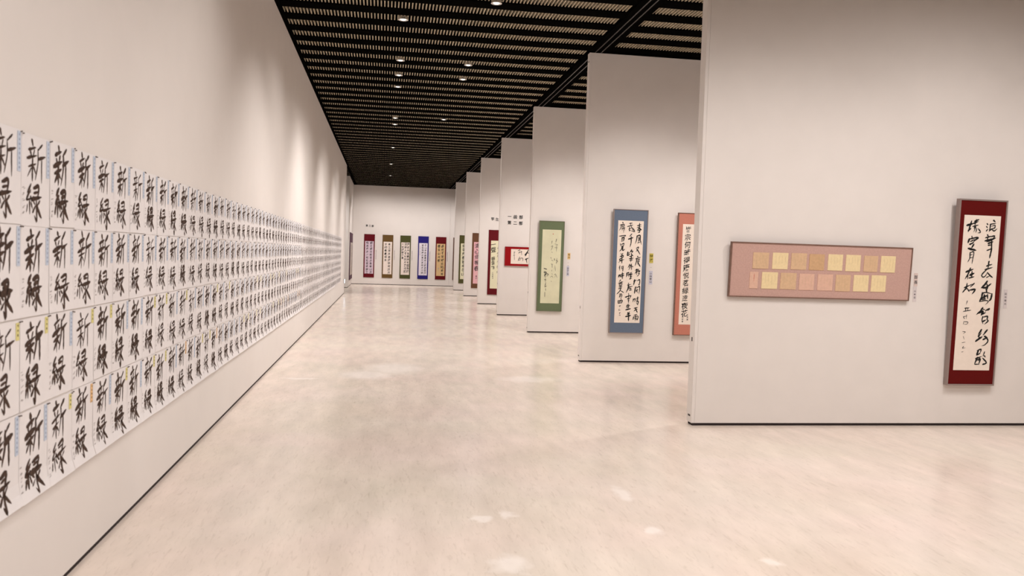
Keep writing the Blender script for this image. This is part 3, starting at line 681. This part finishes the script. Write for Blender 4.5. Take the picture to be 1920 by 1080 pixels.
# sixth
artwork('hanging_scroll', 'brown hanging scroll with pink paper and bold writing, partly hidden by the fifth partition', 'hanging scroll', 2.965, D[5] - .002, .29, .48, 1.885,
        cloth('brown_silk', srgb(106, 74, 54)), mat('pink_paper', srgb(228, 178, 186), .85, .1), (.058, .43, .15, 1.58), typeset([('清心帰鴨春', .30, .02, .19, 1.02, 0), ('空山新雨後', .72, .02, .19, 1.02, 0), ('春日', .30, .8, .06, 1.1, 0)], .32, .12, 13), t=.02)
# seventh
artwork('hanging_scroll', 'olive green hanging scroll on the farthest partition, mostly hidden by the sixth', 'hanging scroll', 2.903, D[6] - .002, .29, .47, 1.89,
        cloth('olive_silk_dark', srgb(84, 82, 48)), PGR, (.058, .41, .16, 1.57), typeset([('家学慶春歌幸冬山', .34, .01, .155, 1.02, 0), ('松風水月清白雲上', .76, .01, .155, 1.02, 0)], .32, .12, 14), t=.02)

# far wall scrolls ------------------------------------------------
white = mat('warm_white_paper', srgb(236, 224, 216), .85, .1); lil = mat('lilac_paper', srgb(214, 196, 210), .85, .1); och = mat('ochre_paper', srgb(216, 184, 136), .85, .1)
FW = [
    (-.900, 'crimson hanging scroll with lilac paper, leftmost of the far wall', srgb(98, 18, 28), lil, [('明花開詩新雲水年春山流', .70, .01, .122, 1.04, 0), ('夜風声多少眠処聞啼鳥来', .27, .01, .122, 1.04, 0)]),
    (-.110, 'ochre brown hanging scroll with white paper, second from left on the far wall', srgb(104, 80, 46), white, [('春江潮水連海平明月共', .68, .03, .13, 1.05, 0), ('花仲春書道会', .26, .03, .13, 1.05, 0)]),
    (.655, 'olive green hanging scroll with white paper, middle of the far wall', srgb(76, 78, 44), white, [('獨坐幽篁裏弾琴復長嘯', .82, .01, .125, 1.05, 0), ('深林人不知明月来相照', .50, .01, .125, 1.05, 0), ('王維詩春日書', .17, .01, .115, 1.05, 0)]),
    (1.430, 'vivid blue hanging scroll with white paper on the far wall', srgb(40, 34, 116), mat('cool_white_paper', srgb(226, 220, 230), .85, .1), [('千山鳥飛絶萬徑人蹤滅孤舟', .76, .03, .105, 1.04, 0), ('蓑笠翁獨釣寒江雪柳宗元詩', .42, .03, .105, 1.04, 0), ('平成乙未年春', .12, .08, .06, 1.2, 1)]),
    (2.200, 'maroon hanging scroll with golden paper, right of the blue one on the far wall', srgb(98, 20, 26), och, [('春眠不覚暁処処聞啼', .70, .02, .145, 1.05, 0), ('春雲山月夜', .27, .02, .15, 1.05, 0), ('書之', .27, .74, .08, 1.1, 1)]),
    (2.965, 'brown hanging scroll on the far wall, only its left edge showing beside the farthest partition', srgb(100, 72, 60), white, [('一片冰心在玉壺洛陽', .62, .02, .14, 1.05, 0)])]
for k, (x, lab, mc, pap, cols) in enumerate(FW):
    zb = .31 - .004 * k
    artwork('hanging_scroll', lab, 'hanging scroll', x, DF - .002, zb, .458, 1.86, cloth('silk_%s' % lab.split()[0], mc), pap, (.045, .413, .155, 1.565), typeset(cols, .5, .15, 20 + k), t=.02, group='hanging scrolls on the far wall')
    if k < 5:
        nn = ['leftmost crimson', 'ochre brown', 'olive green', 'vivid blue', 'maroon'][k]
        wall_card('name_card', 'narrow grey name card to the right of the %s scroll on the far wall' % nn, x + .505, DF, 1.08, .032, .44, CARDG, '春季展出品者名', .03, 'name card', INKG, 1.9)
sign('three small black characters above the leftmost far scroll', [('第', -.80, 2.543, .10), ('三', -.67, 2.538, .10), ('部', -.55, 2.533, .10)], DF)
# purple scroll on the short wall at the end of the left side
artwork('hanging_scroll', 'wide purple-grey mounted work seen edge-on at the far left corner', 'hanging scroll', -1.398, 33.75, .27, 2.55, 1.89,
        cloth('purple_silk', srgb(92, 68, 80)), mat('grey_paper', srgb(190, 180, 172), .85, .1), (.25, 2.3, .17, 1.5), typeset([('風雲山月', .8, .05, .28, 1.05, 0), ('花鳥水石', .4, .05, .28, 1.05, 0)], .5, .1, 40), rotz=R(90), t=.03)

# low guide light at the end of the left wall
t = thing('guide_light', 'small blue-white light low at the far end of the left wall', 'light', (XL, 27.9, .43), (0, 0, R(90)))
MB().box(-.08, .08, -.035, 0, -.07, .07).obj('housing', CHROME, t, .004)
MB().box(-.06, .06, -.041, -.035, -.05, .05).obj('lens', LED, t)
